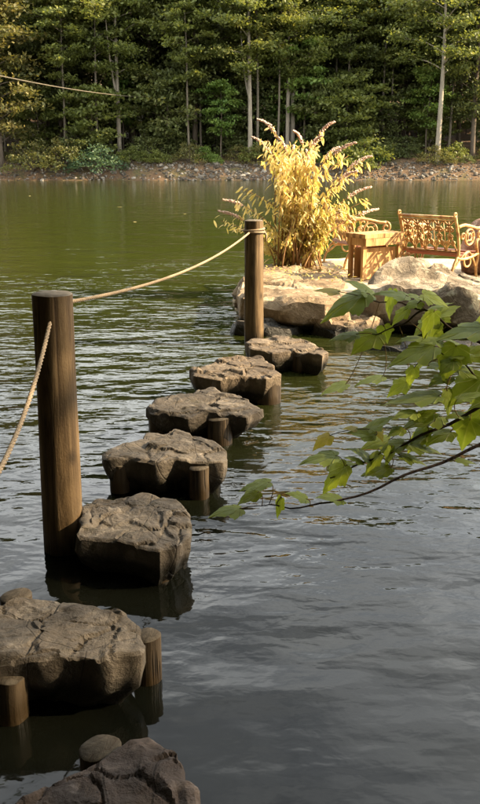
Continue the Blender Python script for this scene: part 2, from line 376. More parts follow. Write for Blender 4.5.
# ---------------------------------------------------------------- stones
def rock(name, outline, mat, depth=.45, seed=0, rough=.02, under=.12, parent=None, dome=.0, rim=.03, rings=14, N=96, czadd=0.0, side_rows=9, bulge=.02, origin=None, lip_at=.25):
    """an irregular block: outline = world points of the top rim (z per point), sides fall to z - depth"""
    pts = [Vector(p) for p in outline]; n = len(pts)
    per = [0]
    for i in range(n): per.append(per[-1] + (pts[(i + 1) % n] - pts[i]).length)
    o = []
    for k in range(N):
        s_ = per[-1] * k / N; i = 0
        while per[i + 1] < s_: i += 1
        f = (s_ - per[i]) / (per[i + 1] - per[i]); o.append(pts[i].lerp(pts[(i + 1) % n], f))
    c = sum(o, Vector()) / N; c.z += czadd
    size = max((p - c).length for p in o)
    o2 = []
    for k, p in enumerate(o):
        q = (o[k - 1] + p * 2 + o[(k + 1) % N]) / 4
        d = Vector((q.x - c.x, q.y - c.y, 0)); dn = d.normalized()
        j = noise.noise(Vector((q.x / size * 5 + seed, q.y / size * 5, seed))) * .05 + noise.noise(Vector((q.x / size * 13, q.y / size * 13 + seed, seed))) * .012
        o2.append(q + dn * j * size)
    v, f = [], []
    orgn = origin if origin is not None else Vector((c.x, c.y, 0))
    def plates(q, k):
        d_, P_ = noise.voronoi(q)
        def val(pt):
            h = noise.cell_vector(pt * 13.7); g_ = q - pt
            return (h.x - .5) + ((h.y - .5) * g_.x + (h.z - .5) * g_.y) * 1.6
        w_ = smooth(0, k, d_[1] - d_[0]); a_, b_ = val(P_[0]), val(P_[1])
        return a_ * (.5 + .5 * w_) + b_ * (.5 - .5 * w_), d_[1] - d_[0]
    def top(p, t_):
        wob = noise.noise(Vector((p.x / size * 3, p.y / size * 3, seed))) * .25
        q = Vector((p.x / size * 1.7 + seed + wob, p.y / size * 1.7 - wob, seed * .37))
        a, ed = plates(q, .10); a *= rough * 1.5
        a += plates(q * 2.7, .08)[0] * rough * .7
        a -= rough * .8 * (1 - smooth(0, .05, ed))
        a += fbm(p.x / size * 9, p.y / size * 9, seed, 4) * rough * .22
        e = max(0, (t_ - .93) / .07)
        return a + dome * (1 - t_ * t_) - rim * e * e
    v.append((c + Vector((0, 0, top(c, 0)))))
    fr_ = [(i + 1) / rings for i in range(rings)]
    fr_ = [x ** .8 for x in fr_]
    for t_ in fr_:
        for p in o2:
            q = c.lerp(p, t_); v.append(q + Vector((0, 0, top(q, t_))))
    for r in range(1, side_rows + 1):
        s_ = r / side_rows
        for p in o2:
            d = Vector((p.x - c.x, p.y - c.y, 0)); dn = d.normalized()
            q_ = Vector((p.x, p.y, p.z - depth * s_))
            fac2 = noise.noise(Vector((dn.x * 7 + seed, dn.y * 7, s_ * 3)))
            off = bulge * math.sin(min(1, s_ * 1.6) * math.pi) - under * smooth(lip_at, lip_at + .3, s_) + (plates(Vector((q_.x * 2.6 / size + seed, q_.y * 2.6 / size, q_.z * 2.2 / size)), .12)[0] * .11 + fac2 * .012) * size * min(1, s_ * 3)
            lip = rough * .3 * fac2
            q = p + dn * off; q.z = p.z - rim - depth * s_ + lip
            v.append(q)
    R_ = rings + side_rows
    for k in range(N):
        f.append((0, 1 + k, 1 + (k + 1) % N))
    for r in range(R_ - 1):
        for k in range(N):
            a, b = 1 + r * N + k, 1 + r * N + (k + 1) % N
            f.append((a, a + N, b + N, b))
    f.append(tuple(1 + (R_ - 1) * N + k for k in range(N)))
    m = MB(); m.add([p - orgn for p in v], f)
    ob = m.build(name, mat, parent, True, 28)
    if parent is None: ob.location = orgn
    return ob

def log(name, base, height_, r, mat, parent, seed=0, lean=(0, 0), below=.9, top_mat=None, n=20, tilt=0):
    """an upright log with its own end-grain top, given relative to its parent's origin"""
    m = MB(); pts, rad = [], []
    for i in range(9):
        s_ = i / 8; z = -below + (height_ + below) * s_
        pts.append(Vector((base[0] + lean[0] * z, base[1] + lean[1] * z, z))); rad.append(r * (1.04 - .06 * s_))
    m.tube(pts, rad, n, cap=False)
    for i in range(len(m.v)):
        x, y, z = m.v[i]; k = 1 + .11 * noise.noise(Vector((math.atan2(y - base[1], x - base[0]) * 1.3 + seed, z * 2, seed)))
        cx, cy = base[0] + lean[0] * z, base[1] + lean[1] * z
        m.v[i] = (cx + (x - cx) * k, cy + (y - cy) * k, z + (tilt * (x - cx) if i >= 8 * n else 0))
    ob = m.build(name, mat, parent)
    tm = MB(); ring = [Vector(q) for q in m.v[8 * n:9 * n]]; c = sum(ring, Vector()) / n
    vs_ = [Vector((0, 0, .006))] + [(q - c) * .9 + Vector((0, 0, .005)) for q in ring] + [q - c for q in ring]
    fs = [(0, 1 + k, 1 + (k + 1) % n) for k in range(n)] + [(1 + k, 1 + n + k, 1 + n + (k + 1) % n, 1 + (k + 1) % n) for k in range(n)]
    tm.add(vs_, fs)
    tm.build('end_face', top_mat or M['end_grain'], ob).location = c
    return ob

def zrim(lst, z): return [at_z(x, y, z) for x, y in lst]
GR_ST = 'stepping stones leading across the water to the island'
def stepping(outline, z, label, seed, piles, mat='stone', depth=.5, rough=.013, under=.10):
    o = zrim(outline, z); c = sum(o, Vector()) / len(o)
    e = empty('stepping_stone', (c.x, c.y, 0)); tag(e, label, 'stepping stone', GR_ST)
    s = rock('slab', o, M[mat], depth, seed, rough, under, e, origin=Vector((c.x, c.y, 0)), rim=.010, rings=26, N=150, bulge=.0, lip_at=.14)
    for i, (px, py, pz, r) in enumerate(piles):        # pixel of the log's top centre, its height and radius
        q = at_z(px, py, pz); q += (c - q) * .06; q.z = 0; pz -= .012
        log('support_log', (q.x - c.x, q.y - c.y), pz, r, M['pile_wood'], e, seed + i, tilt=.1 * (-1) ** i)
    return e
stepping([(-2, 812), (15, 795), (45, 780), (75, 765), (105, 752), (132, 737), (150, 732), (165, 745), (182, 760), (187, 777), (202, 792), (205, 815), (190, 860), (120, 890), (30, 870)], .17,
         'reddish brown pointed stone slab with a flat log top behind it', 3.1, [(99, 741, .15, .055)], 'stone_red', rough=.014)
stepping([(-40, 615), (-20, 607), (0, 602), (20, 596), (65, 599), (100, 604), (127, 612), (137, 625), (143, 640), (142, 653), (120, 655), (100, 660), (80, 656), (45, 659), (20, 661), (-40, 668), (-75, 645)], .19,
         'broad smooth stone slab with round log stubs at its corners', 7.7, [(152, 632, .165, .046), (6, 674, .15, .048), (14, 590, .17, .055)])
stepping([(80, 507), (97, 498), (122, 497), (145, 490), (165, 495), (182, 502), (191, 520), (190, 534), (178, 545), (160, 549), (140, 544), (110, 538), (80, 537)], .17,
         'stone slab wedged against the thick rope post in the water', 11.3, [(160, 548, .135, .048), (178, 532, .13, .045)])
stepping([(100, 455), (107, 447), (142, 437), (145, 430), (162, 430), (175, 426), (190, 429), (193, 435), (215, 440), (227, 448), (226, 461), (205, 460), (175, 458), (155, 462), (130, 457), (107, 458)], .19,
         'blocky stone slab with a rounded bump at its back rim', 15.9, [(201, 466, .165, .05), (116, 462, .155, .05), (216, 462, .12, .04)], rough=.013)
stepping([(145, 408), (158, 398), (189, 395), (212, 387), (241, 395), (263, 407), (248, 415), (231, 413), (207, 412), (189, 416), (168, 413), (152, 413)], .19,
         'thin layered stone slab tapering to a point over two logs', 21.2, [(221, 416, .165, .072), (157, 411, .17, .07)], depth=.42, under=.16, rough=.014)
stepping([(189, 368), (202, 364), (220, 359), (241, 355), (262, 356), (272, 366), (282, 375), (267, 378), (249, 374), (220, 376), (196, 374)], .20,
         'warm lit stone slab with a square corner log, fifth of the row', 26.4, [(271, 379, .165, .085), (207, 374, .16, .08)], 'stone_sunlit', rough=.016)
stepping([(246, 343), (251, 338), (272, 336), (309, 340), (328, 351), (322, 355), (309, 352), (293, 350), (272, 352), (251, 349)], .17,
         'small flat stone slab at the foot of the slim rope post', 31.8, [(302, 353, .14, .075)], 'stone_sunlit', rough=.014)

# ---------------------------------------------------------------- rope posts
def post(px, py, h, r, label, lean, seed):
    b = at_z(px, py, 0)
    e = empty('rope_post', b); tag(e, label, 'post', 'wooden posts carrying the hand rope')
    log('shaft', (0, 0), h, r, M['post_wood'], e, seed, lean, .6, n=28, top_mat=M['post_top'])
    return e, b
p1, b1 = post(64, 548, 1.085, .080, 'thick weathered wooden post standing beside a stone slab', (.012, .0), 2.0)
p2, b2 = post(254, 342, 1.075, .083, 'brown wooden post ringed by rope in front of the yellow bush', (-.006, 0), 6.0)
def rope_curve(a, b, sag, n=40):
    return [a.lerp(b, i / n) - Vector((0, 0, sag * 4 * (i / n) * (1 - i / n))) for i in range(n + 1)]
def rope(pts, r, label, twist=.07):
    m = MB(); L = [0]
    for i in range(len(pts) - 1): L.append(L[-1] + (pts[i + 1] - pts[i]).length)
    fine_ = []; total = L[-1]; n = int(total / .012)
    for k in range(n + 1):
        s_ = total * k / n; i = min(len(pts) - 2, max(j for j in range(len(L)) if L[j] <= s_ + 1e-9)); i = min(i, len(pts) - 2)
        fine_.append(pts[i].lerp(pts[i + 1], (s_ - L[i]) / max(1e-9, L[i + 1] - L[i])))
    for st_ in range(3):
        q = []
        for k, p in enumerate(fine_):
            tdir = (fine_[min(k + 1, n)] - fine_[max(k - 1, 0)]).normalized()
            a = tdir.cross(Vector((0, 0, 1))).normalized(); b = tdir.cross(a)
            th = total * k / n / twist * 2 * math.pi + st_ * 2.094
            q.append(p + (a * math.cos(th) + b * math.sin(th)) * r * .5)
        m.tube(q, r * .56, 6)
    return tag(m.build('rope', M['rope']), label, 'rope', 'hand ropes between the posts')
k1 = at_y(76, 303, b1.y - .01); k2 = at_y(249, 233, b2.y - .095)
rope(rope_curve(k1 - Vector((.05, 0, 0)), k2, .085), .0085, 'tan rope sagging between the two standing posts')
q0 = at_y(50, 323, b1.y - .085)
q1 = at_y(0, 470, 2.35); dq = (q1 - q0)
end = q0 + dq * 2.15; end.z = q0.z - .05
pts = [q0]
for i in range(1, 31):
    s_ = i / 30; p_ = q0.lerp(end, s_); pts.append(p_)
tz = 1 / 2.15; need = q0.lerp(end, tz).z - q1.z
pts = [p_ - Vector((0, 0, need / (tz * (1 - tz)) * (i / 30) * (1 - i / 30))) for i, p_ in enumerate(pts)]
rope(pts, .0085, 'tan rope running from the thick post down over open water')
eb = Vector((end.x - .05, end.y, 0))
e3 = empty('rope_post', eb); tag(e3, 'wooden post at the shore holding the loose end of the rope', 'post', 'wooden posts carrying the hand rope')
log('shaft', (0, 0), 1.05, .08, M['post_wood'], e3, 9.0, (0, 0), .6, n=24)
# rope wound round the slim post
m = MB(); hz = k2.z
m.tube([Vector((math.cos(a) * .090 - .006, math.sin(a) * .090, hz - .0 + .012 * math.sin(a * .5 + 1) + .011 * (a / 6.283))) for a in [i * .25 for i in range(62)]], .0095, 6)
m.build('rope_loop', M['rope'], p2)
m = MB(); m.tube([Vector((.09, .02, hz)), Vector((.105, .0, hz - .03)), Vector((.1, -.01, hz - .08))], .008, 6); m.build('rope_end', M['rope'], p2)

# ---------------------------------------------------------------- island
ISZ = .30
outl = [(-.02, 9.6), (.1, 9.1), (.5, 8.8), (1.2, 8.75), (2.0, 8.7), (3.2, 8.5), (4.6, 8.8), (5.6, 9.8), (5.6, 11.0), (4.4, 11.9), (3.0, 12.0), (1.9, 12.1), (1.0, 11.9), (.35, 11.4), (.05, 10.6)]
isl = rock('island_ground', [Vector((x, y, ISZ)) for x, y in outl], M['sand'], 1.6, 41.0, .02, -.4, None, rim=.08, N=110, side_rows=8)
tag(isl, kind='structure')
GR_B = 'boulders edging the island'
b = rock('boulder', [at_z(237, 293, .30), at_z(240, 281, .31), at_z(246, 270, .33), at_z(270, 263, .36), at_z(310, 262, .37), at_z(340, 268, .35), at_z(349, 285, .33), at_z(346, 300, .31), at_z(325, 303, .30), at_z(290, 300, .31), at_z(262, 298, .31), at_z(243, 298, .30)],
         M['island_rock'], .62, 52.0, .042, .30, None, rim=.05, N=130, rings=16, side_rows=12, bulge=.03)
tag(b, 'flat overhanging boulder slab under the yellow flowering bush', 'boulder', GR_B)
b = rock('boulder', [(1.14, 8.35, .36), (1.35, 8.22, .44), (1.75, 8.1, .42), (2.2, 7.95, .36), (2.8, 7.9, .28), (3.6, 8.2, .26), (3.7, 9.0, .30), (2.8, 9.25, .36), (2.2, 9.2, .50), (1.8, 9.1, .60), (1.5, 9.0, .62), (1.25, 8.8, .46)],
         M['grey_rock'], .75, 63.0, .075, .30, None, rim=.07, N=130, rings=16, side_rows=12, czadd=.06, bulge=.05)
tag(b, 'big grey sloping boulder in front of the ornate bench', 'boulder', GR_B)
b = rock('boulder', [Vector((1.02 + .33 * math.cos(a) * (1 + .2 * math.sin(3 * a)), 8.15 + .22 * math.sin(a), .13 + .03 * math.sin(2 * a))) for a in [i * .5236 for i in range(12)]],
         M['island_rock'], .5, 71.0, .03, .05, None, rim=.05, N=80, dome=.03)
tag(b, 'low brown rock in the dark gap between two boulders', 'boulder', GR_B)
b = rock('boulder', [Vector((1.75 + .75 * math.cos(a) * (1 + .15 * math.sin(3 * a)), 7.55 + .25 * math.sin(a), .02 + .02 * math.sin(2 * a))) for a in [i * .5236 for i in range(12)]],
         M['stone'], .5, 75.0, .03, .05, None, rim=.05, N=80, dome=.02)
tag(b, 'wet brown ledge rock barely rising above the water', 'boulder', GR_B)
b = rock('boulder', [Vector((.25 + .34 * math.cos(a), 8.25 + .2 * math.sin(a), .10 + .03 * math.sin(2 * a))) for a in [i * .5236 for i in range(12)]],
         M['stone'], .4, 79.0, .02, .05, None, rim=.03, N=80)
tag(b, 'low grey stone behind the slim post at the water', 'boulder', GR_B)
def round_boulder(c, r, sc, seed, mat, label):
    bm_ = MB(); nu, nv = 36, 22; v = []; f = []
    for j in range(nv + 1):
        ph = math.pi * j / nv
        for i in range(nu):
            th = 2 * math.pi * i / nu
            d = Vector((math.sin(ph) * math.cos(th), math.sin(ph) * math.sin(th), math.cos(ph)))
            k = r * (1 + .16 * fbm(d.x * 1.3 + seed, d.y * 1.3, d.z * 1.3, 4) + .05 * noise.noise(d * 5 + Vector((seed, 0, 0))))
            v.append(Vector((d.x * k * sc[0], d.y * k * sc[1], d.z * k * sc[2])))
    for j in range(nv):
        for i in range(nu):
            f.append((j * nu + i, (j + 1) * nu + i, (j + 1) * nu + (i + 1) % nu, j * nu + (i + 1) % nu))
    bm_.add(v, f); o = bm_.build('boulder', mat, None, True, 50); o.location = c
    return tag(o, label, 'boulder', GR_B)
round_boulder(Vector((2.98, 10.3, ISZ + .24)), .42, (1, .9, 1.05), 4.0, M['red_rock'], 'rounded upright reddish boulder at the side of the ornate bench')

# ---------------------------------------------------------------- benches and table
def spiral(c, r0, r1, a0, a1, n=14, plane='xz'):
    out = []
    for i in range(n + 1):
        s_ = i / n; a = a0 + (a1 - a0) * s_; r = r0 + (r1 - r0) * s_
        if plane == 'xz': out.append(Vector((c[0] + r * math.cos(a), c[1], c[2] + r * math.sin(a))))
        else: out.append(Vector((c[0], c[1] + r * math.cos(a), c[2] + r * math.sin(a))))
    return out
def bez(p0, p1, p2, p3, n=12):
    p0, p1, p2, p3 = map(Vector, (p0, p1, p2, p3))
    return [p0 * (1 - t) ** 3 + p1 * 3 * t * (1 - t) ** 2 + p2 * 3 * t * t * (1 - t) + p3 * t ** 3 for t in [i / n for i in range(n + 1)]]
def make_bench(label, L=.74, H=.69, name='garden_bench'):
    """x along the length, +y the side one sits facing, z up"""
    e = empty(name); tag(e, label, 'bench', 'garden benches on the island')
    seat = .27
    for sx in (-1, 1):
        x = sx * L / 2; m = MB(); q = .016
        m.tube(bez((x, -.08, H + .01), (x, -.04, .55), (x, .05, .42), (x, .02, seat - .02)), q, 8)          # back upright
        m.tube(bez((x, .02, seat - .02), (x, -.01, .25), (x, -.10, .12), (x, -.10, 0)), q, 8)              # rear leg
        m.tube(bez((x, .40, seat), (x, .46, .24), (x, .34, .12), (x, .42, 0)), q, 8)                      # front leg
        m.tube(bez((x, .0, seat - .03), (x, .14, seat - .06), (x, .28, seat - .04), (x, .41, seat)), q, 8)  # seat rail
        m.tube(bez((x, -.02, .57), (x, .14, .64), (x, .30, .53), (x, .42, .55)), q * 1.15, 8)               # arm
        m.tube(spiral((x, .42, .49), .065, .014, math.pi / 2, -math.pi * 2.0, 20, 'yz'), q * .85, 8)        # arm scroll
        m.tube(bez((x, .40, .43), (x, .34, .40), (x, .37, .38), (x, .40, seat)), q, 8)
        m.tube(spiral((x, .22, .46), .085, .085, 0, 2 * math.pi, 22, 'yz'), q * .75, 7)                    # ring under the arm
        m.tube(spiral((x, .22, .46), .038, .038, 0, 2 * math.pi, 14, 'yz'), q * .6, 6)
        for a in range(4):
            d = Vector((0, math.cos(a * 1.571 + .78), math.sin(a * 1.571 + .78))); c0 = Vector((x, .22, .46))
            m.tube([c0 + d * .036, c0 + d * .087], q * .6, 6)
        m.tube(spiral((x, .09, .47), .045, .012, -.5, math.pi * 2.4, 16, 'yz'), q * .6, 6)
        m.tube(spiral((x, .22, .20), .10, .02, math.pi * .5, math.pi * 2.7, 22, 'yz'), q * .7, 7)            # scroll brace below the seat
        m.tube(bez((x, -.06, .13), (x, .05, .20), (x, .12, .3), (x, .22, .30)), q * .7, 6)
        m.tube(bez((x, .37, .13), (x, .33, .2), (x, .30, .26), (x, .22, .30)), q * .7, 6)
        m.box((x, -.10, .008), (.05, .07, .016)); m.box((x, .42, .008), (.05, .07, .016))
        m.tube(spiral((x, -.085, H + .02), .022, .022, 0, 2 * math.pi, 10, 'yz'), .010, 6)
        m.build('iron_end', M['iron'], e)
    # back panel: tilted frame with scroll work
    yb = lambda z: -.08 + (H - z) * .29
    zt, zb = H - .01, seat + .03
    for nm, z_ in (('top_rail', zt), ('bottom_rail', zb)):
        fr_ = MB(); fr_.tube([(-L / 2, yb(z_), z_), (L / 2, yb(z_), z_)], .017, 8); fr_.build(nm, M['iron'], e)
    fr_ = MB()
    fr_.tube([(-L / 2, yb(zt - .035), zt - .035), (L / 2, yb(zt - .035), zt - .035)], .008, 6)
    panel = fr_.build('back_rod', M['iron'], e)
    n = 5; cw = (L - .05) / n
    om = MB(); hz_ = (zt - .035 - zb)
    def P(u, w_): z_ = zb + w_ * hz_; return Vector((u, yb(z_), z_))
    def circ(u, w_, r0, r1, a0, a1, rad, k=14):
        pts_ = []
        for i in range(k + 1):
            s_ = i / k; a = a0 + (a1 - a0) * s_; r_ = r0 + (r1 - r0) * s_
            q = P(u + r_ * math.cos(a), w_); z_ = q.z + r_ * math.sin(a); pts_.append(Vector((q.x, yb(z_), z_)))
        om.tube(pts_, rad, 6)
    for s_ in (-1, 1):
        circ(s_ * cw * .25, .72, cw * .20, cw * .05, math.pi * .5, math.pi * (.5 + s_ * 2.2), .0115)
        circ(s_ * cw * .25, .30, cw * .20, cw * .05, -math.pi * .5, -math.pi * (.5 + s_ * 2.2), .0115)
    for a in range(5):
        d = a * 2 * math.pi / 5 + .3; circ(math.cos(d) * .022, .5 + math.sin(d) * .022 / hz_, .013, .013, 0, 6.283, .007, 8)
    om.tube([P(-cw * .5, 0), P(-cw * .12, .42), P(0, .5)], .010, 6); om.tube([P(cw * .5, 0), P(cw * .12, .42), P(0, .5)], .010, 6)
    om.tube([P(0, .5), P(0, 1)], .010, 6); om.tube([P(-cw * .5, 1), P(-cw * .2, .9), P(0, .84), P(cw * .2, .9), P(cw * .5, 1)], .010, 6)
    om.tube([P(-cw * .5, 0), P(-cw * .5, 1)], .007, 6)
    me = om.mesh('scrollwork'); me.materials.append(M['iron'])
    for i in range(n):
        o = link('scrollwork', me, panel); o.location = (-L / 2 + .025 + cw * (i + .5), 0, 0)
    sm = MB(); sm.box((0, 0, 0), (L - .02, .058, .022)); sme = sm.mesh('seat_slat', False); sme.materials.append(M['slat_wood'])
    for i in range(6):
        o = link('seat_slat', sme, e); s_ = i / 5
        o.location = (0, .03 + .36 * s_, seat + .012 - .035 * math.sin(s_ * math.pi)); o.rotation_euler = (.25 * (s_ - .5), 0, 0)
    return e
bench1 = make_bench('ornate cast iron bench with scrollwork back, sunlit beside the boulder')
bl, br_ = Vector((1.88, 10.2, ISZ)), Vector((2.35, 9.70, ISZ)); d = br_ - bl
bench1.location = (bl + br_) / 2; bench1.rotation_euler = (0, 0, math.atan2(d.y, d.x))
bench2 = make_bench('ornate iron bench half hidden by the bush and the wooden table')
bench2.location = (1.27, 11.1, ISZ); bench2.rotation_euler = (0, 0, R(-76))
tb = empty('wooden_table', (0, 0, 0)); tag(tb, 'low chunky orange wooden table between the bush and bench', 'table')
A = Vector((1.36, 9.66)); u = Vector((.82, .57)); v_ = Vector((-.57, .82)); TL, TW, TH = .60, .32, .50
ctr = A + u * TL / 2 + v_ * TW / 2
tb.location = (ctr.x, ctr.y, ISZ); tb.rotation_euler = (0, 0, math.atan2(u.y, u.x))
def planks(name, n, size, mat, par, locf):
    m = MB(); m.box((0, 0, 0), size); bmv = m.mesh(name, False); bmv.materials.append(mat)
    for i in range(n):
        o = link(name, bmv, par); o.location = locf(i)
planks('top_plank', 3, (TL, TW / 3 - .004, .045), M['table_wood'], tb, lambda i: (0, (i - 1) * TW / 3, TH - .0225 + .002 * (i % 2)))
m = MB(); m.box((0, -TW / 2 + .02, TH - .088), (TL - .03, .03, .08)); m.box((0, TW / 2 - .02, TH - .088), (TL - .03, .03, .08))
m.box((-TL / 2 + .03, 0, TH - .088), (.03, TW - .075, .08)); m.box((TL / 2 - .03, 0, TH - .088), (.03, TW - .075, .08)); m.build('apron', M['table_wood'], tb, False)
for sx in (-1, 1):
    for sy in (-1, 1):
        m = MB(); m.box((sx * (TL / 2 - .035), sy * (TW / 2 - .055), (TH - .05) / 2), (.05, .035, TH - .055)); m.build('leg', M['table_wood'], tb, False)
for sy in (-1, 1):
    m = MB(); m.box((0, sy * (TW / 2 - .085), .17), (TL - .13, .022, .34)); m.build('side_board', M['table_wood'], tb, False)

# ---------------------------------------------------------------- yellow butterfly bush
rnd = random.Random(11)
BY = 10.65
bb = at_y(294, 268, BY); bb.z = .33
bush = empty('flowering_bush', bb); tag(bush, 'tall yellow-leaved bush with drooping pink flower spikes', 'bush')
tips = [(267, 119), (262, 140), (283, 138), (302, 131), (327, 122), (334, 146), (347, 141), (364, 156), (362, 186), (376, 204), (226, 194), (229, 209), (318, 133), (292, 150), (310, 150), (352, 168)]
stems = []
for i, (px, py) in enumerate(tips): stems.append((at_y(px + (296 - px) * .16, py + 9, BY + rnd.uniform(-.35, .35)), True))
for i in range(46): stems.append((at_y(rnd.gauss(292, 30), rnd.uniform(140, 232), BY + rnd.uniform(-.5, .45)), False))
for i in range(14): stems.append((at_y(rnd.uniform(246, 335), rnd.uniform(205, 250), BY + rnd.uniform(-.5, .3)), False))
leafpts = []
sm = MB()
for tip, fl in stems:
    b0 = bb + Vector((rnd.gauss(0, .15), rnd.gauss(0, .12), 0)); out = tip - b0
    hor = Vector((out.x, out.y, 0))
    c1 = b0 + hor * .15 + Vector((0, 0, out.z * .55)); c2 = b0 + hor * .60 + Vector((0, 0, out.z * .86))
    pts = bez(b0, c1, c2, tip, 14)
    sm.tube([p - bb for p in pts], [.010 * (1 - .75 * i / 14) for i in range(15)], 5)
    if fl:
        n_ = 26; fm = MB(); dirn = (pts[-1] - pts[-3]).normalized(); ln = rnd.uniform(.17, .27)
        side = Vector((hor.x, hor.y, 0)).normalized() if hor.length > .02 else Vector((1, 0, 0))
        ax = bez(pts[-2], pts[-2] + dirn * ln * .5, pts[-2] + dirn * ln * .75 + side * ln * .12, pts[-2] + dirn * ln * .85 + side * ln * .45 + Vector((0, 0, ln * .0)), n_)
        for k, p in enumerate(ax):
            s_ = k / n_; rr = .030 * (1 - s_ * .75) * min(1, .4 + s_ * 4)
            for q in range(5):
                d_ = Vector((rnd.gauss(0, 1), rnd.gauss(0, 1), rnd.gauss(0, 1))).normalized(); r0 = rnd.uniform(.005, .011)
                fm.add([(p - bb) + d_ * rr * rnd.uniform(.5, 1.0) + Vector(z_) * r0 for z_ in ((1, 0, 0), (-.5, .87, 0), (-.5, -.87, 0), (0, 0, 1.2), (0, 0, -1.2))], [(0, 1, 3), (1, 2, 3), (2, 0, 3), (1, 0, 4), (2, 1, 4), (0, 2, 4)])
        fm.build('flower_spike', M['flower'], bush)
    for k in range(3, 14):
        for q in range(5):
            p = pts[k].lerp(pts[min(14, k + 1)], rnd.random()) + Vector((rnd.gauss(0, .03), rnd.gauss(0, .03), rnd.gauss(0, .03)))
            if rnd.random() < .9: leafpts.append((p - bb, hor))
sm.build('stems', M['bush_stem'], bush)
def lance_leaf(L, W):
    n = 5; v, f = [], []
    for i in range(n + 1):
        s_ = i / n; w_ = W * math.sin(math.pi * min(1, s_ * .92 + .04)) ** .8; z_ = -.18 * L * s_ * s_
        v += [(-w_, L * s_, z_ + w_ * .35), (0, L * s_, z_), (w_, L * s_, z_ + w_ * .35)]
    for i in range(n):
        a = i * 3; f += [(a, a + 1, a + 4, a + 3), (a + 1, a + 2, a + 5, a + 4)]
    return v, f
LV = [lance_leaf(.085, .012), lance_leaf(.065, .011), lance_leaf(.10, .0135)]
LM = []
for v, f in LV:
    m = MB(); m.add(v, f); me = m.mesh('leaf'); me.materials.append(M['bush_leaf']); LM.append(me)
rnd.shuffle(leafpts)
leafpts.sort(key=lambda q: q[0].y)
stuff = MB()
for i, (p, hor) in enumerate(leafpts):
    d_ = Vector((rnd.gauss(0, .5), rnd.gauss(0, .5), -rnd.uniform(.3, 1.1))) + hor * .5; d_.normalize()
    up_ = Vector((rnd.gauss(0, .5), rnd.gauss(0, .5) - .3, .7)); x_ = d_.cross(up_).normalized(); z_ = x_.cross(d_)
    mt = Matrix((x_, d_, z_)).transposed(); sc = rnd.uniform(.75, 1.15)
    if i < 300:
        o = bpy.data.objects.new('leaf', LM[i % 3]); col.objects.link(o); o.parent = bush
        o.matrix_local = Matrix.Translation(p) @ mt.to_4x4() @ Matrix.Scale(sc, 4)
    else:
        v, f = LV[i % 3]; stuff.add([p + mt @ (Vector(q) * sc) for q in v], f)
tag(stuff.build('leaves', M['bush_leaf'], bush), kind='stuff')
# fallen leaves on the island
fl = MB()
for i in range(260):
    x, y = rnd.gauss(.85, .45), rnd.gauss(10.0, .55)
    if not (.1 < x < 2.2 and 8.9 < y < 11.6): continue
    a = rnd.random() * 6.28; mt = Matrix.Rotation(a, 3, 'Z') @ Matrix.Rotation(rnd.gauss(0, .3), 3, 'X'); v, f = LV[i % 3]
    fl.add([Vector((x, y, .385 if y < 10.6 and x < 1.2 else .315)) + mt @ (Vector(q) * .6) for q in v], f)
tag(fl.build('fallen_leaves', M['bush_leaf']), 'scattered yellow leaves fallen on the island ground', 'leaves', kind='stuff')

# ---------------------------------------------------------------- trees
def leaves_np(centers, spread, per, size, rng, flat=.45, upbias=.9):
    """one quad per leaf spray, scattered round the given centres"""
    C_ = np.repeat(np.array(centers), per, axis=0); n = len(C_)
    p = C_ + rng.normal(size=(n, 3)) * np.array([spread, spread, spread * flat])
    nrm = rng.normal(size=(n, 3)) * .6 + np.array([0, 0, upbias]); nrm /= np.linalg.norm(nrm, axis=1)[:, None]
    d_ = rng.normal(size=(n, 3)); d_[:, 2] -= .4; d_ -= nrm * (d_ * nrm).sum(1)[:, None]; d_ /= np.linalg.norm(d_, axis=1)[:, None]
    s_ = np.cross(d_, nrm); L_ = (size * rng.uniform(.6, 1.3, n))[:, None]
    v = np.stack([p - d_ * L_ * .5, p + s_ * L_ * .3 - nrm * L_ * .06, p + d_ * L_ * .55 - nrm * L_ * .1, p - s_ * L_ * .3 - nrm * L_ * .06], 1).reshape(-1, 3)
    me = bpy.data.meshes.new('crown'); me.vertices.add(n * 4); me.vertices.foreach_set('co', v.ravel())
    me.loops.add(n * 4); me.loops.foreach_set('vertex_index', np.arange(n * 4))
    me.polygons.add(n); me.polygons.foreach_set('loop_start', np.arange(n) * 4)
    me.update(calc_edges=True); me.validate()
    return me
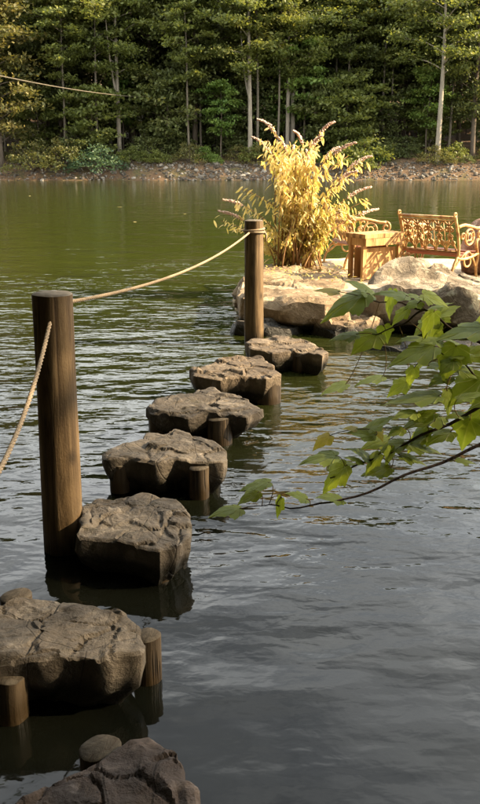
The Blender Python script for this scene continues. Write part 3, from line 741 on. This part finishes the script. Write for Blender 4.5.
def tree_proto(seed, H, bare, rad, nlimb, per, size, leafm, barkm, trunk_r=.2, lean=0.0, fork=False, shape='tall', flat=.35):
    rg = random.Random(seed); rng = np.random.default_rng(seed)
    tm = MB(); pts = []; n = 14
    ph = rg.random() * 6
    for i in range(n + 1):
        s_ = i / n
        pts.append(Vector((lean * H * s_ + .18 * math.sin(s_ * 4 + ph) * s_, .15 * math.sin(s_ * 5 + ph * 2) * s_, H * .95 * s_ - .5 * (i == 0))))
    tm.tube(pts, [trunk_r * ((1 - i / n) ** .75 * .95 + .05) * (1.25 if i == 0 else 1) for i in range(n + 1)], 9)
    def trunk_at(z):
        f = min(n - 1e-6, max(0, z / (H * .95) * n)); i = int(f); return pts[i].lerp(pts[i + 1], f - i)
    centers = []
    if fork:
        p0 = trunk_at(bare * .8); pf = bez(p0, p0 + Vector((.5, .1, 1.2)), p0 + Vector((1.0, .2, 2.6)), p0 + Vector((1.3, .2, H * .45)), 8)
        tm.tube(pf, [trunk_r * .6 * (1 - .85 * i / 8) for i in range(9)], 7); centers += [tuple(p) for p in pf[3:]]
    for k in range(nlimb):
        s_ = (k + rg.random()) / nlimb; z = bare + (H - bare) * s_ ** .9
        a = k * 2.4 + rg.uniform(-.5, .5)
        prof = {'tall': math.sin(math.pi * min(1, .18 + s_ * .8)) ** .7, 'cone': (1 - s_) ** .7 + .08, 'round': math.sin(math.pi * (.06 + .9 * s_)) ** .5}[shape]
        L_ = rad * prof * rg.uniform(.6, 1.15); b0 = trunk_at(z)
        end_ = b0 + Vector((math.cos(a) * L_, math.sin(a) * L_, L_ * rg.uniform(.0, .45)))
        lp = bez(b0, b0.lerp(end_, .35) + Vector((0, 0, .15 * L_)), b0.lerp(end_, .7) + Vector((0, 0, .18 * L_)), end_, 5)
        tm.tube(lp, [max(.008, trunk_r * .28 * (1 - s_ * .6) * (1 - .85 * i / 5)) for i in range(6)], 5)
        for j in range(2, 6):
            if rg.random() < .9: centers.append(tuple(lp[j] + Vector((rg.gauss(0, .25), rg.gauss(0, .25), rg.gauss(0, .12)))))
        for q in range(2):
            f = rg.uniform(.4, .9); p0 = lp[int(f * 5)]; a2 = a + rg.choice((-1, 1)) * rg.uniform(.5, 1.1)
            p1_ = p0 + Vector((math.cos(a2), math.sin(a2), rg.uniform(-.1, .3))) * L_ * .45
            tm.tube([p0, p1_], [trunk_r * .1, .006], 4); centers += [tuple(p1_), tuple(p0.lerp(p1_, .55))]
    tme = tm.mesh('trunk'); tme.materials.append(barkm)
    lme = leaves_np(centers, .42 * rad / 3, per, size, rng, flat); lme.materials.append(leafm)
    return tme, lme
PROTO = {
    'canopy': tree_proto(13, 14, 3.8, 5.2, 60, 60, .38, M['leaf_dark'], M['bark_dark'], .24, shape='round', flat=.5),
    'shade': tree_proto(14, 13, 4.0, 4.2, 60, 34, .14, M['leaf_green'], M['bark_dark'], .22, shape='round', flat=.6),
    'oak':   tree_proto(1, 17, 6.5, 3.8, 27, 66, .27, M['leaf_green'], M['bark_pale'], .24),
    'tall':  tree_proto(2, 18, 6.0, 3.4, 26, 66, .26, M['leaf_green'], M['bark_pale'], .20, fork=True),
    'dark':  tree_proto(3, 17, 3.0, 3.6, 50, 42, .29, M['leaf_dark'], M['bark_dark'], .25, .02),
    'olive': tree_proto(4, 16, 3.0, 3.6, 46, 42, .27, M['leaf_olive'], M['bark_dark'], .22),
    'autumn': tree_proto(5, 13, 1.5, 3.4, 40, 26, .32, M['leaf_autumn'], M['bark_dark'], .18),
    'gold': tree_proto(15, 15, 5.0, 2.8, 36, 24, .32, M['leaf_sunlit_gold'], M['bark_dark'], .16),
    'young': tree_proto(6, 7.0, 2.2, 1.9, 22, 26, .26, M['leaf_bright'], M['bark_dark'], .08, shape='round'),
    'slim':  tree_proto(7, 15, 7.0, 2.4, 26, 26, .32, M['leaf_green'], M['bark_mid'], .12, .03),
    'leaning': tree_proto(8, 15, 7.5, 2.6, 26, 26, .32, M['leaf_green'], M['bark_dark'], .20, .16),
    'under': tree_proto(9, 5.0, .6, 2.3, 26, 24, .28, M['leaf_green'], M['bark_dark'], .07, shape='round', flat=.3),
    'under_dark': tree_proto(10, 6.0, .5, 2.6, 28, 24, .30, M['leaf_dark'], M['bark_dark'], .07, shape='round', flat=.3),
}
def shrub_proto(seed, H, W, leafm, n=60, per=30, size=.2):
    rg = random.Random(seed); rng = np.random.default_rng(seed); tm = MB(); cs = []
    for k in range(n):
        a = rg.random() * 6.283; r_ = W * math.sqrt(rg.random()); z_ = H * (1 - (r_ / W) ** 2 * .75) * rg.uniform(.35, 1.0)
        e_ = Vector((math.cos(a) * r_, math.sin(a) * r_, z_)); cs.append(tuple(e_))
        if k % 3 == 0: tm.tube(bez((0, 0, -.2), (0, 0, H * .3), e_ * .7 + Vector((0, 0, .15)), e_, 5), [.035 * (1 - .8 * i / 5) for i in range(6)], 5)
    tme = tm.mesh('stem'); tme.materials.append(M['bark_dark'])
    lme = leaves_np(cs, .22, per, size, rng, .5); lme.materials.append(leafm)
    return tme, lme
SHRUB = {'teal': shrub_proto(21, 2.4, 2.2, M['leaf_teal'], 80), 'green': shrub_proto(22, 2.0, 1.6, M['leaf_green'], 60),
         'bright': shrub_proto(23, 1.6, 1.2, M['leaf_bright'], 45), 'dark': shrub_proto(24, 2.2, 2.0, M['leaf_dark'], 70), 'olive': shrub_proto(25, 2.6, 2.2, M['leaf_autumn'], 70)}
def plant(name, proto, loc, rz, s, label, cat, group, parts=('trunk', 'crown'), sz=None):
    e = empty(name, loc, rz, s)
    if sz: e.scale = (s, s, s * sz)
    for nm, me in zip(parts, proto):
        link(nm, me, e)
    return tag(e, label, cat, group)
def on_bank(px, back):
    """ground point seen in photo column px, 'back' metres behind the far shoreline"""
    y = 70.0
    for _ in range(4):
        x = at_y(px, 158, y).x; y = far_shore(x) + back
    return Vector((x, y, height(x, y)))
GT = 'forest trees on the far bank'
feat = [  # column, metres back, kind, turn, scale, label
    (437, 2.2, 'oak', .3, .92, 'pale bare-trunked tree growing at the top of the stony bank'),
    (448, 5.5, 'slim', 1.2, .9, 'thin grey trunk tree just behind the pale bare-trunked tree'),
    (472, 4.0, 'dark', 2.2, .85, 'dark-barked tree beside a green shrub and the pale tree'),
    (376, 10, 'leaning', 2.6, 1.0, 'thick dark trunk leaning above the low green shrubs'),
    (388, 7, 'slim', .4, .8, 'slender straight grey trunk beside the leaning dark trunk'),
    (394, 9, 'leaning', .0, .62, 'thin crooked trunk leaning across the slender one'),
    (250, 3.0, 'tall', 2.1, .95, 'tall pale forked tree rising behind the yellow bush'),
    (287, 5.0, 'tall', .8, .9, 'pale twin-trunked tree of a close pair, the forked one'),
    (292, 5.6, 'oak', 4.4, .85, 'pale tree of a close pair, the straight one'),
    (221, 3.4, 'young', .7, .82, 'small bright green young tree on a thin dark stem'),
    (201, 6.0, 'slim', 2.0, .85, 'thin bare-stemmed tree over the shaded bank'),
    (120, 4.5, 'tall', 4.0, .95, 'tall green tree with pale trunk where the high cable ends'),
    (150, 9.0, 'dark', 1.0, 1.0, 'broad dark tree behind the teal shrub'),
    (68, 6.0, 'slim', 3.0, 1.0, 'thin dark trunk between olive shrubs'),
    (48, 9.0, 'olive', 3.6, 1.0, 'olive crowned tree behind the yellowing maple'),
    (2, 1.5, 'autumn', .5, 1.0, 'yellowing autumn tree overhanging the far water'),
    (-25, 2.5, 'autumn', 2.5, 1.05, 'yellow-brown tree at the bend of the far bank'),
    (407, 15, 'gold', .5, 1.0, 'tree with sunlit gold painted into its crown between the darker green trees'),
    (366, 24, 'gold', 1.5, .8, 'smaller tree with sunlit gold painted into its crown deep in the forest gap'),
    (95, 3.2, 'under', .6, 1.05, 'leafy green sapling above the teal shrub'),
    (345, 4.0, 'under', 2.4, 1.0, 'layered bright green sapling over the stony bank'),
    (320, 5.5, 'under_dark', .3, .9, 'dark bushy sapling behind the flowering bush'),
]
for px, back, k, rz, s, lab in feat:
    plant('forest_tree', PROTO[k], on_bank(px, back) - Vector((0, 0, .1)), rz, s, lab, 'tree', GT)
kinds = {'oak': 'broad green tree in the forest rows up the hillside', 'tall': 'tall forked green tree in the hillside forest', 'dark': 'dark green crowned tree deep in the hillside forest',
         'olive': 'olive tinted tree in the hillside forest', 'under_dark': 'dark bushy understory sapling on the shaded forest floor', 'under': 'light green understory sapling on the forest floor', 'autumn': 'yellow tinted low tree deep among the forest trunks'}
rnd = random.Random(77)
for row, (back, n, ks) in enumerate([(8, 12, ['dark', 'oak', 'olive']), (13, 11, ['dark', 'oak', 'tall', 'dark']), (19, 15, ['dark', 'olive', 'oak', 'tall']), (26, 16, ['dark', 'oak', 'dark', 'autumn']), (34, 17, ['dark', 'oak', 'olive']), (44, 20, ['dark', 'oak', 'tall', 'olive'])]):
    for i in range(n):
        px = -150 + 780 * (i + rnd.uniform(.15, .85)) / n; k = rnd.choice(ks)
        plant('forest_tree', PROTO[k], on_bank(px, back + rnd.uniform(-2, 2)) - Vector((0, 0, .15)), rnd.random() * 6.28, rnd.uniform(.85, 1.12), kinds[k], 'tree', GT)
for i in range(26):
    k = rnd.choice(['under_dark', 'under_dark', 'under'])
    plant('sapling', PROTO[k], on_bank(-40 + 560 * (i + rnd.random()) / 26, rnd.uniform(6, 24)) - Vector((0, 0, .1)), rnd.random() * 6.28, rnd.uniform(.7, 1.15), kinds[k], 'sapling', 'saplings under the forest')
for i in range(12):
    k = rnd.choice(['under', 'under_dark', 'under', 'young'])
    plant('sapling', PROTO[k], on_bank(-40 + 560 * (i + rnd.random()) / 12, rnd.uniform(5, 9)) - Vector((0, 0, .1)), rnd.random() * 6.28, rnd.uniform(.8, 1.25),
          {'under': 'leafy green sapling along the forest edge above the bank', 'under_dark': 'dark leafy sapling along the forest edge above the bank', 'young': 'bright young tree along the forest edge above the bank'}[k], 'sapling', 'saplings along the forest edge')
for i in range(22):
    plant('slender_tree', PROTO['slim'], on_bank(-20 + 520 * (i + rnd.random()) / 22, rnd.uniform(2.8, 12)) - Vector((0, 0, .1)), rnd.random() * 6.28, rnd.uniform(.7, 1.05), 'slender bare-trunked tree among the forest saplings', 'tree', 'slender trees inside the forest')
GS = 'shrubs along the far bank'
for i in range(24):
    k = rnd.choice(['green', 'dark', 'olive', 'bright'])
    plant('low_shrub', SHRUB[k], on_bank(-30 + 540 * (i + rnd.random()) / 24, rnd.uniform(2.0, 4.2)) - Vector((0, 0, .15)), rnd.random() * 6.28, rnd.uniform(.35, .7), 'low %s shrub along the top of the stony bank' % {'green': 'green', 'dark': 'dark green', 'olive': 'olive yellow', 'bright': 'bright green'}[k], 'shrub', 'low shrubs above the stony bank', ('stem', 'foliage'))
for px, back, k, s, lab in [(97, .9, 'teal', 1.0, 'rounded teal green shrub overhanging the far water'), (64, 1.2, 'olive', .95, 'olive brown shrub beside the teal one at the water'),
                            (32, 1.0, 'olive', 1.0, 'olive yellow shrub under the autumn tree'), (78, 3.0, 'dark', 1.1, 'dark shrub uphill of the teal one'), (150, 4.5, 'dark', 1.0, 'dark spreading shrub at the top of the stony bank'),
                            (205, 3.4, 'bright', .75, 'small bright shrub at the foot of the thin tree'), (255, 2.6, 'green', .8, 'green shrub at the foot of the forked tree'),
                            (350, 1.2, 'green', 1.15, 'full green shrub spilling down the stony bank'), (365, 2.8, 'green', 1.25, 'larger green shrub just above the spilling one'), (385, 4.0, 'dark', .8, 'dark low shrub under the leaning trunk'),
                            (453, 3.0, 'green', .75, 'neat green shrub beside the pale bare trunk'), (400, 6.0, 'dark', .9, 'dark shrub on the brown slope'), (178, 5.5, 'dark', .9, 'dark shrub uphill among thin stems'),
                            (300, 4.5, 'bright', 1.0, 'light green shrub showing over the flowering bush'), (130, 2.2, 'green', .7, 'green shrub between the teal shrub and the stones'), (238, 5, 'dark', .9, 'dark shrub beside the forked tree')]:
    plant('bank_shrub', SHRUB[k], on_bank(px, back) - Vector((0, 0, .1)), px * .7, s, lab, 'shrub', GS, ('stem', 'foliage'))

# cable strung across the lake to the far tree
a = at_y(-60, 62, 45); bq = at_y(160, 98, 77.3)
cb = MB(); cb.tube(rope_curve(a, bq, .35, 30), .034, 6); tag(cb.build('cable', M['cable']), 'thin pale cable strung high over the far water into trees', 'cable')

# trees of the near shore, right of, behind and left of the camera: unseen, added to block sky light and shade the near water
GN = 'unseen near shore trees added to shade the stones'
near = [(15.0, 1.6, 'shade', .3, 1.0), (12.5, -7.5, 'canopy', 2.0, 1.0), (5.5, -5.2, 'canopy', .9, 1.0), (.6, -2.6, 'canopy', 4.0, 1.0), (-4.2, -1.6, 'canopy', 3.0, 1.0),
        (-6.4, 2.4, 'canopy', 5.0, 1.12), (-9.2, 6.8, 'canopy', 1.1, 1.0), (-10.5, 11.0, 'canopy', 2.6, 1.0), (17.5, -2.0, 'shade', 2.2, 1.0), (-12, 2, 'dark', .4, 1.0), (-13.5, 8, 'dark', 1.9, 1.0), (-3, -6.5, 'dark', 3.3, 1.0), (3, -7.5, 'dark', 1.3, 1.0), (-10, -4, 'dark', 2.3, 1.0), (9, -11, 'dark', .3, 1.0)]
near += [(-16 + 4.2 * i, -10.5 - 2.5 * (i % 2), 'canopy', i * 1.3, .9) for i in range(9)] + [(-15.5, 1 + 5 * i, 'canopy', i * 2.1, .95) for i in range(4)]
for x, y, k, rz, s in near:
    plant('unseen_shore_tree', PROTO[k], Vector((x, y, height(x, y) - .1)), rz, s, 'unseen leafy tree added on the near shore to shade the water', 'tree', GN)
for x, y, k, s in [(-2.5, -3.2, 'dark', 1.1), (1.2, -3.6, 'green', 1.1), (4.0, -2.8, 'dark', 1.0), (-6, -1.5, 'dark', 1.2), (-7.3, 3.6, 'green', 1.3), (-8.6, 8.6, 'dark', 1.4), (-9.2, 11.4, 'dark', 1.4), (-7.0, 1.6, 'dark', 1.5), (-8.2, 6.2, 'dark', 1.5), (7.0, -1.8, 'dark', 1.1), (-.5, -3.4, 'dark', 1.4), (-4.4, -2.6, 'dark', 1.4), (2.8, -3.6, 'dark', 1.5), (-7.5, .8, 'dark', 1.5), (-9.6, 4.4, 'dark', 1.4), (5.6, -3.0, 'dark', 1.4)] + [(-12 + 3.1 * i, -6.5 - (i % 2), 'dark', 1.9) for i in range(9)] + [(-12.2, 2 + 3 * i, 'dark', 1.8) for i in range(5)]:
    plant('unseen_shore_shrub', SHRUB[k], Vector((x, y, height(x, y) - .05)), x, s, 'unseen low leafy shrub added at the near shore to block sky light', 'shrub', 'unseen near shore shrubs added to block sky light', ('stem', 'foliage'))  # unseen shrubs, added to close the low gaps against sky light

# ---------------------------------------------------------------- maple branch over the water
def maple_leaf(seed):
    rg = random.Random(seed)
    half = [(0, 0), (.12, -.07), (.26, -.08), (.37, -.02), (.39, .05), (.46, .11), (.46, .18), (.53, .26), (.58, .38), (.49, .41), (.46, .47), (.38, .49), (.345, .54), (.33, .62), (.27, .66), (.235, .75), (.16, .82), (.10, .92), (0, 1.08)]
    pts = [Vector((x * rg.uniform(.93, 1.07), y, 0)) for x, y in half] + [Vector((-x * rg.uniform(.93, 1.07), y, 0)) for x, y in reversed(half[1:-1])]
    c = Vector((0, .32, 0)); v = [c]; n = len(pts); f = []
    cur, fold = rg.uniform(.08, .28), rg.uniform(.04, .16)
    for s_ in (.35, .7, 1.0):
        for p in pts: v.append(c.lerp(p, s_))
    for k in range(n): f.append((0, 1 + k, 1 + (k + 1) % n))
    for r in range(2):
        for k in range(n):
            a_, b_ = 1 + r * n + k, 1 + r * n + (k + 1) % n; f.append((a_, a_ + n, b_ + n, b_))
    v = [Vector((p.x, p.y, abs(p.x) * fold - cur * (p.y - .2) ** 2 - .35 * p.x ** 2 + .03 * noise.noise(p * 5 + Vector((seed, 0, 0))))) for p in v]
    m_ = MB(); m_.add(v, f)
    return m_.mesh('leaf')
ML = []
for i in range(5):
    me = maple_leaf(i + 3); me.materials.append(M['maple_yellow'] if i == 4 else M['maple']); ML.append(me)
mt_base = Vector((3.3, -.3, 0)); mt_base.z = height(mt_base.x, mt_base.y) - .1
maple = empty('maple_tree', mt_base); tag(maple, 'maple with broad green leaves reaching over the rippled water', 'tree')
mpm = MB(); mp_pts = bez((0, 0, 0), (.1, .1, 2), (-.1, .2, 4), (.1, .1, 9.2), 14)
mpm.tube(mp_pts, [.16 * (1 - .85 * i / 14) for i in range(15)], 12)
limb_end = at_y(640, 360, 2.02) - mt_base
mpm.tube(bez(mp_pts[3], mp_pts[3] + Vector((-.5, .6, .5)), limb_end + Vector((.7, -.4, .15)), limb_end, 12), [.06 * (1 - .88 * i / 12) for i in range(13)], 8)
rng = np.random.default_rng(31); rg = random.Random(31); cs = []
for k in range(42):
    z_ = rg.uniform(6.0, 9.6); a_ = k * 2.4; L_ = (2.7 - abs(z_ - 6.8) * .5) * rg.uniform(.5, 1.1); b0 = Vector((0, .1, z_ * .92)); e_ = b0 + Vector((math.cos(a_) * L_, math.sin(a_) * L_, L_ * .3))
    mpm.tube([b0, b0.lerp(e_, .5) + Vector((0, 0, .1)), e_], [.025, .015, .005], 5)
    for f_ in (.4, .6, .8, 1.0): cs.append(tuple(b0.lerp(e_, f_)))
mpm.build('trunk', M['bark_dark'], maple)
lme = leaves_np(cs, .22, 26, .12, rng, .5); lme.materials.append(M['leaf_green']); link('crown', lme, maple)
TWP = {}
def twig(pp, r0, r1):
    pts_ = [at_y(x, y, d_) - mt_base for x, y, d_ in pp]; out = []
    for i in range(len(pts_) - 1):
        for k in range(4): out.append(pts_[i].lerp(pts_[i + 1], k / 4) + Vector((0, 0, .004 * math.sin(i * 4 + k))))
    out.append(pts_[-1]); n_ = len(out)
    m_ = MB(); m_.tube(out, [r0 + (r1 - r0) * i / (n_ - 1) for i in range(n_)], 7); o_ = m_.build('twig', M['twig'], maple); TWP[o_.name] = out; return o_
lx = limb_end + mt_base
T1 = twig([(640, 360, 2.02), (540, 388, 2.0), (480, 408, 2.0), (440, 427, 1.98), (400, 447, 1.97), (360, 465, 1.95), (330, 478, 1.94)], .006, .0016)
T2 = twig([(640, 360, 2.02), (540, 420, 1.9), (480, 446, 1.85), (430, 466, 1.83), (380, 487, 1.8), (330, 504, 1.78), (290, 507, 1.77), (262, 506, 1.77)], .005, .0012)
T3 = twig([(640, 360, 2.02), (540, 350, 2.1), (480, 344, 2.15), (447, 325, 2.18), (424, 309, 2.2), (401, 304, 2.2), (372, 300, 2.2)], .0055, .0013)
T4 = twig([(424, 310, 2.2), (408, 320, 2.19), (390, 330, 2.18), (372, 334, 2.17)], .003, .0012)
T5 = twig([(520, 398, 2.02), (480, 380, 2.05), (465, 366, 2.06), (440, 352, 2.07)], .004, .0012)
T6 = twig([(440, 427, 1.98), (410, 425, 2.0), (375, 430, 2.0)], .003, .001)
def mleaf(px, py, size, ang, tilt, d_, tw, kind=None):
    """px,py: leaf middle; size: blade length in photo pixels; ang: direction of its tip in the picture plane; tilt: turn away from facing the viewer"""
    c = at_y(px, py, d_); axis_depth = c.y * CP - (c.z - CAMZ) * SP
    L_ = size * .80 / FPX * axis_depth
    rt, upv, bk = Vector((1, 0, 0)), Vector((0, SP, CP)), Vector((0, -CP, SP))
    tilt = min(74, tilt + 10); a_ = R(ang); t_ = rt * math.cos(a_) + upv * math.sin(a_)
    t_ = (t_ + bk * rnd.uniform(-.15, .35)).normalized()
    pr = upv - t_ * upv.dot(t_)
    if pr.length < .2: pr = rt - t_ * rt.dot(t_)
    pr.normalize(); bk2 = pr.cross(t_)
    if bk2.dot(bk) < 0: bk2 = -bk2
    nrm = (bk2 * math.cos(R(tilt)) + pr * math.sin(R(tilt))).normalized(); x_ = t_.cross(nrm).normalized()
    mt = Matrix((x_, t_, nrm)).transposed()
    k = 4 if kind == 'y' else rnd.randrange(4)
    o = bpy.data.objects.new('leaf', ML[k]); col.objects.link(o); o.parent = tw
    o.matrix_local = Matrix.Translation((c - mt_base) - t_ * L_ * .45) @ mt.to_4x4() @ Matrix.Scale(L_, 4)
    b_ = (c - mt_base) - t_ * L_ * .45; nr = min(TWP[tw.name], key=lambda q: (q - b_).length)
    if (nr - b_).length > .004:
        mid_ = b_.lerp(nr, .5) - t_ * min(.02, (nr - b_).length * .25) + Vector((0, 0, .004))
        sk = MB(); sk.tube(bez(b_ + t_ * .003, b_ - t_ * .01, mid_, nr, 6), .0011, 5); sk.build('leaf_stalk', M['stalk'], tw)
    return o
rnd = random.Random(4)
for a in [
    (345, 303, 62, 205, 50, 2.2, T3), (362, 288, 40, 150, 45, 2.22, T3), (328, 290, 30, 170, 55, 2.23, T3, 'y'), (390, 303, 36, 260, 30, 2.18, T3), (434, 299, 34, -25, 45, 2.2, T3), (413, 304, 24, 200, 50, 2.19, T3),
    (400, 316, 26, 225, 45, 2.2, T3), (428, 322, 34, 240, 50, 2.15, T3), (385, 333, 22, 280, 35, 2.18, T4), (345, 335, 34, 185, 55, 2.17, T4), (366, 342, 42, 215, 45, 2.16, T4), (412, 338, 34, 180, 62, 2.14, T4),
    (464, 332, 62, 190, 55, 2.1, T3), (486, 318, 44, 60, 50, 2.12, T3), (414, 354, 60, 200, 50, 2.07, T5), (450, 360, 46, 245, 45, 2.05, T5), (411, 376, 26, 250, 40, 2.1, T5), (466, 390, 58, 215, 45, 2.03, T5),
    (415, 398, 66, 185, 64, 2.02, T5), (478, 352, 44, 20, 50, 2.08, T5), (470, 372, 36, -20, 55, 2.06, T5), (335, 388, 34, 200, 60, 2.4, T3), (370, 379, 36, 190, 66, 2.35, T4), (398, 388, 30, 215, 40, 2.2, T4),
    (424, 419, 50, 190, 62, 2.0, T6), (363, 433, 34, 170, 50, 2.0, T6), (380, 423, 34, 30, 55, 2.0, T6), (351, 428, 18, 175, 55, 2.02, T6, 'y'), (380, 434, 18, 300, 50, 2.01, T6, 'y'), (322, 441, 28, 215, 55, 2.02, T6, 'y'),
    (320, 457, 46, 185, 60, 1.96, T1), (334, 477, 46, 225, 45, 1.94, T1), (362, 454, 34, 150, 55, 1.97, T1), (392, 447, 34, 200, 55, 1.98, T1), (422, 448, 42, -10, 62, 1.97, T1), (466, 432, 38, 250, 45, 1.98, T1), (476, 420, 34, 240, 45, 2.0, T1),
    (440, 436, 36, 200, 60, 1.98, T1), (412, 458, 36, -12, 62, 1.95, T1), (372, 462, 30, 230, 50, 1.95, T1), (390, 456, 26, 260, 40, 1.96, T1),
    (465, 460, 28, -5, 66, 1.85, T2), (331, 498, 34, 170, 60, 1.79, T2), (298, 496, 28, 160, 55, 1.78, T2), (279, 507, 27, 255, 30, 1.77, T2), (256, 484, 38, 188, 66, 1.78, T2), (249, 497, 30, 205, 58, 1.77, T2), (227, 510, 40, 185, 64, 1.77, T2),
    (449, 402, 34, 280, 40, 2.02, T5), (440, 380, 30, 200, 55, 2.05, T5), (486, 400, 40, 200, 50, 2.0, T1), (456, 415, 28, 185, 62, 2.0, T1),
]: mleaf(*a)
for tw_, pts_, dd in ((T3, [(480, 344), (447, 325), (424, 309), (401, 304), (372, 300)], 2.18), (T1, [(480, 408), (440, 427), (400, 447), (360, 465), (330, 478)], 1.97), (T5, [(490, 385), (465, 366), (440, 352), (410, 352)], 2.07), (T6, [(440, 427), (410, 425), (375, 430)], 2.0)):
    for k in range(7):
        f_ = rnd.random() * (len(pts_) - 1.001); i_ = int(f_); f_ -= i_
        x_ = pts_[i_][0] + (pts_[i_ + 1][0] - pts_[i_][0]) * f_; y_ = pts_[i_][1] + (pts_[i_ + 1][1] - pts_[i_][1]) * f_
        sd = rnd.choice((-1, 1)); mleaf(x_ + rnd.uniform(-8, 4), y_ - sd * rnd.uniform(6, 15), rnd.uniform(22, 42), rnd.uniform(150, 230) if rnd.random() < .75 else rnd.uniform(-40, 60), rnd.uniform(48, 66), dd + rnd.uniform(-.05, .08), tw_)

# a few leaves afloat on the open lake
fm = MB(); fm.add([(x, y, .006) for x, y in ((0, -1), (.35, -.3), (.3, .4), (0, 1.1), (-.3, .4), (-.35, -.3))], [(0, 1, 2, 3, 4, 5)])
fme = fm.mesh('floating_leaf'); fme.materials.append(M['bush_leaf'])
for i, (px, py, s_) in enumerate([(30, 196, .12), (120, 207, .09), (135, 222, .08), (185, 214, .07)]):
    o = link('floating_leaf', fme); o.location = at_z(px, py, 0); o.scale = (s_, s_, s_); o.rotation_euler = (0, 0, i * 1.9)
    tag(o, 'tiny pale leaf afloat on the green open lake', 'leaf', 'leaves afloat')
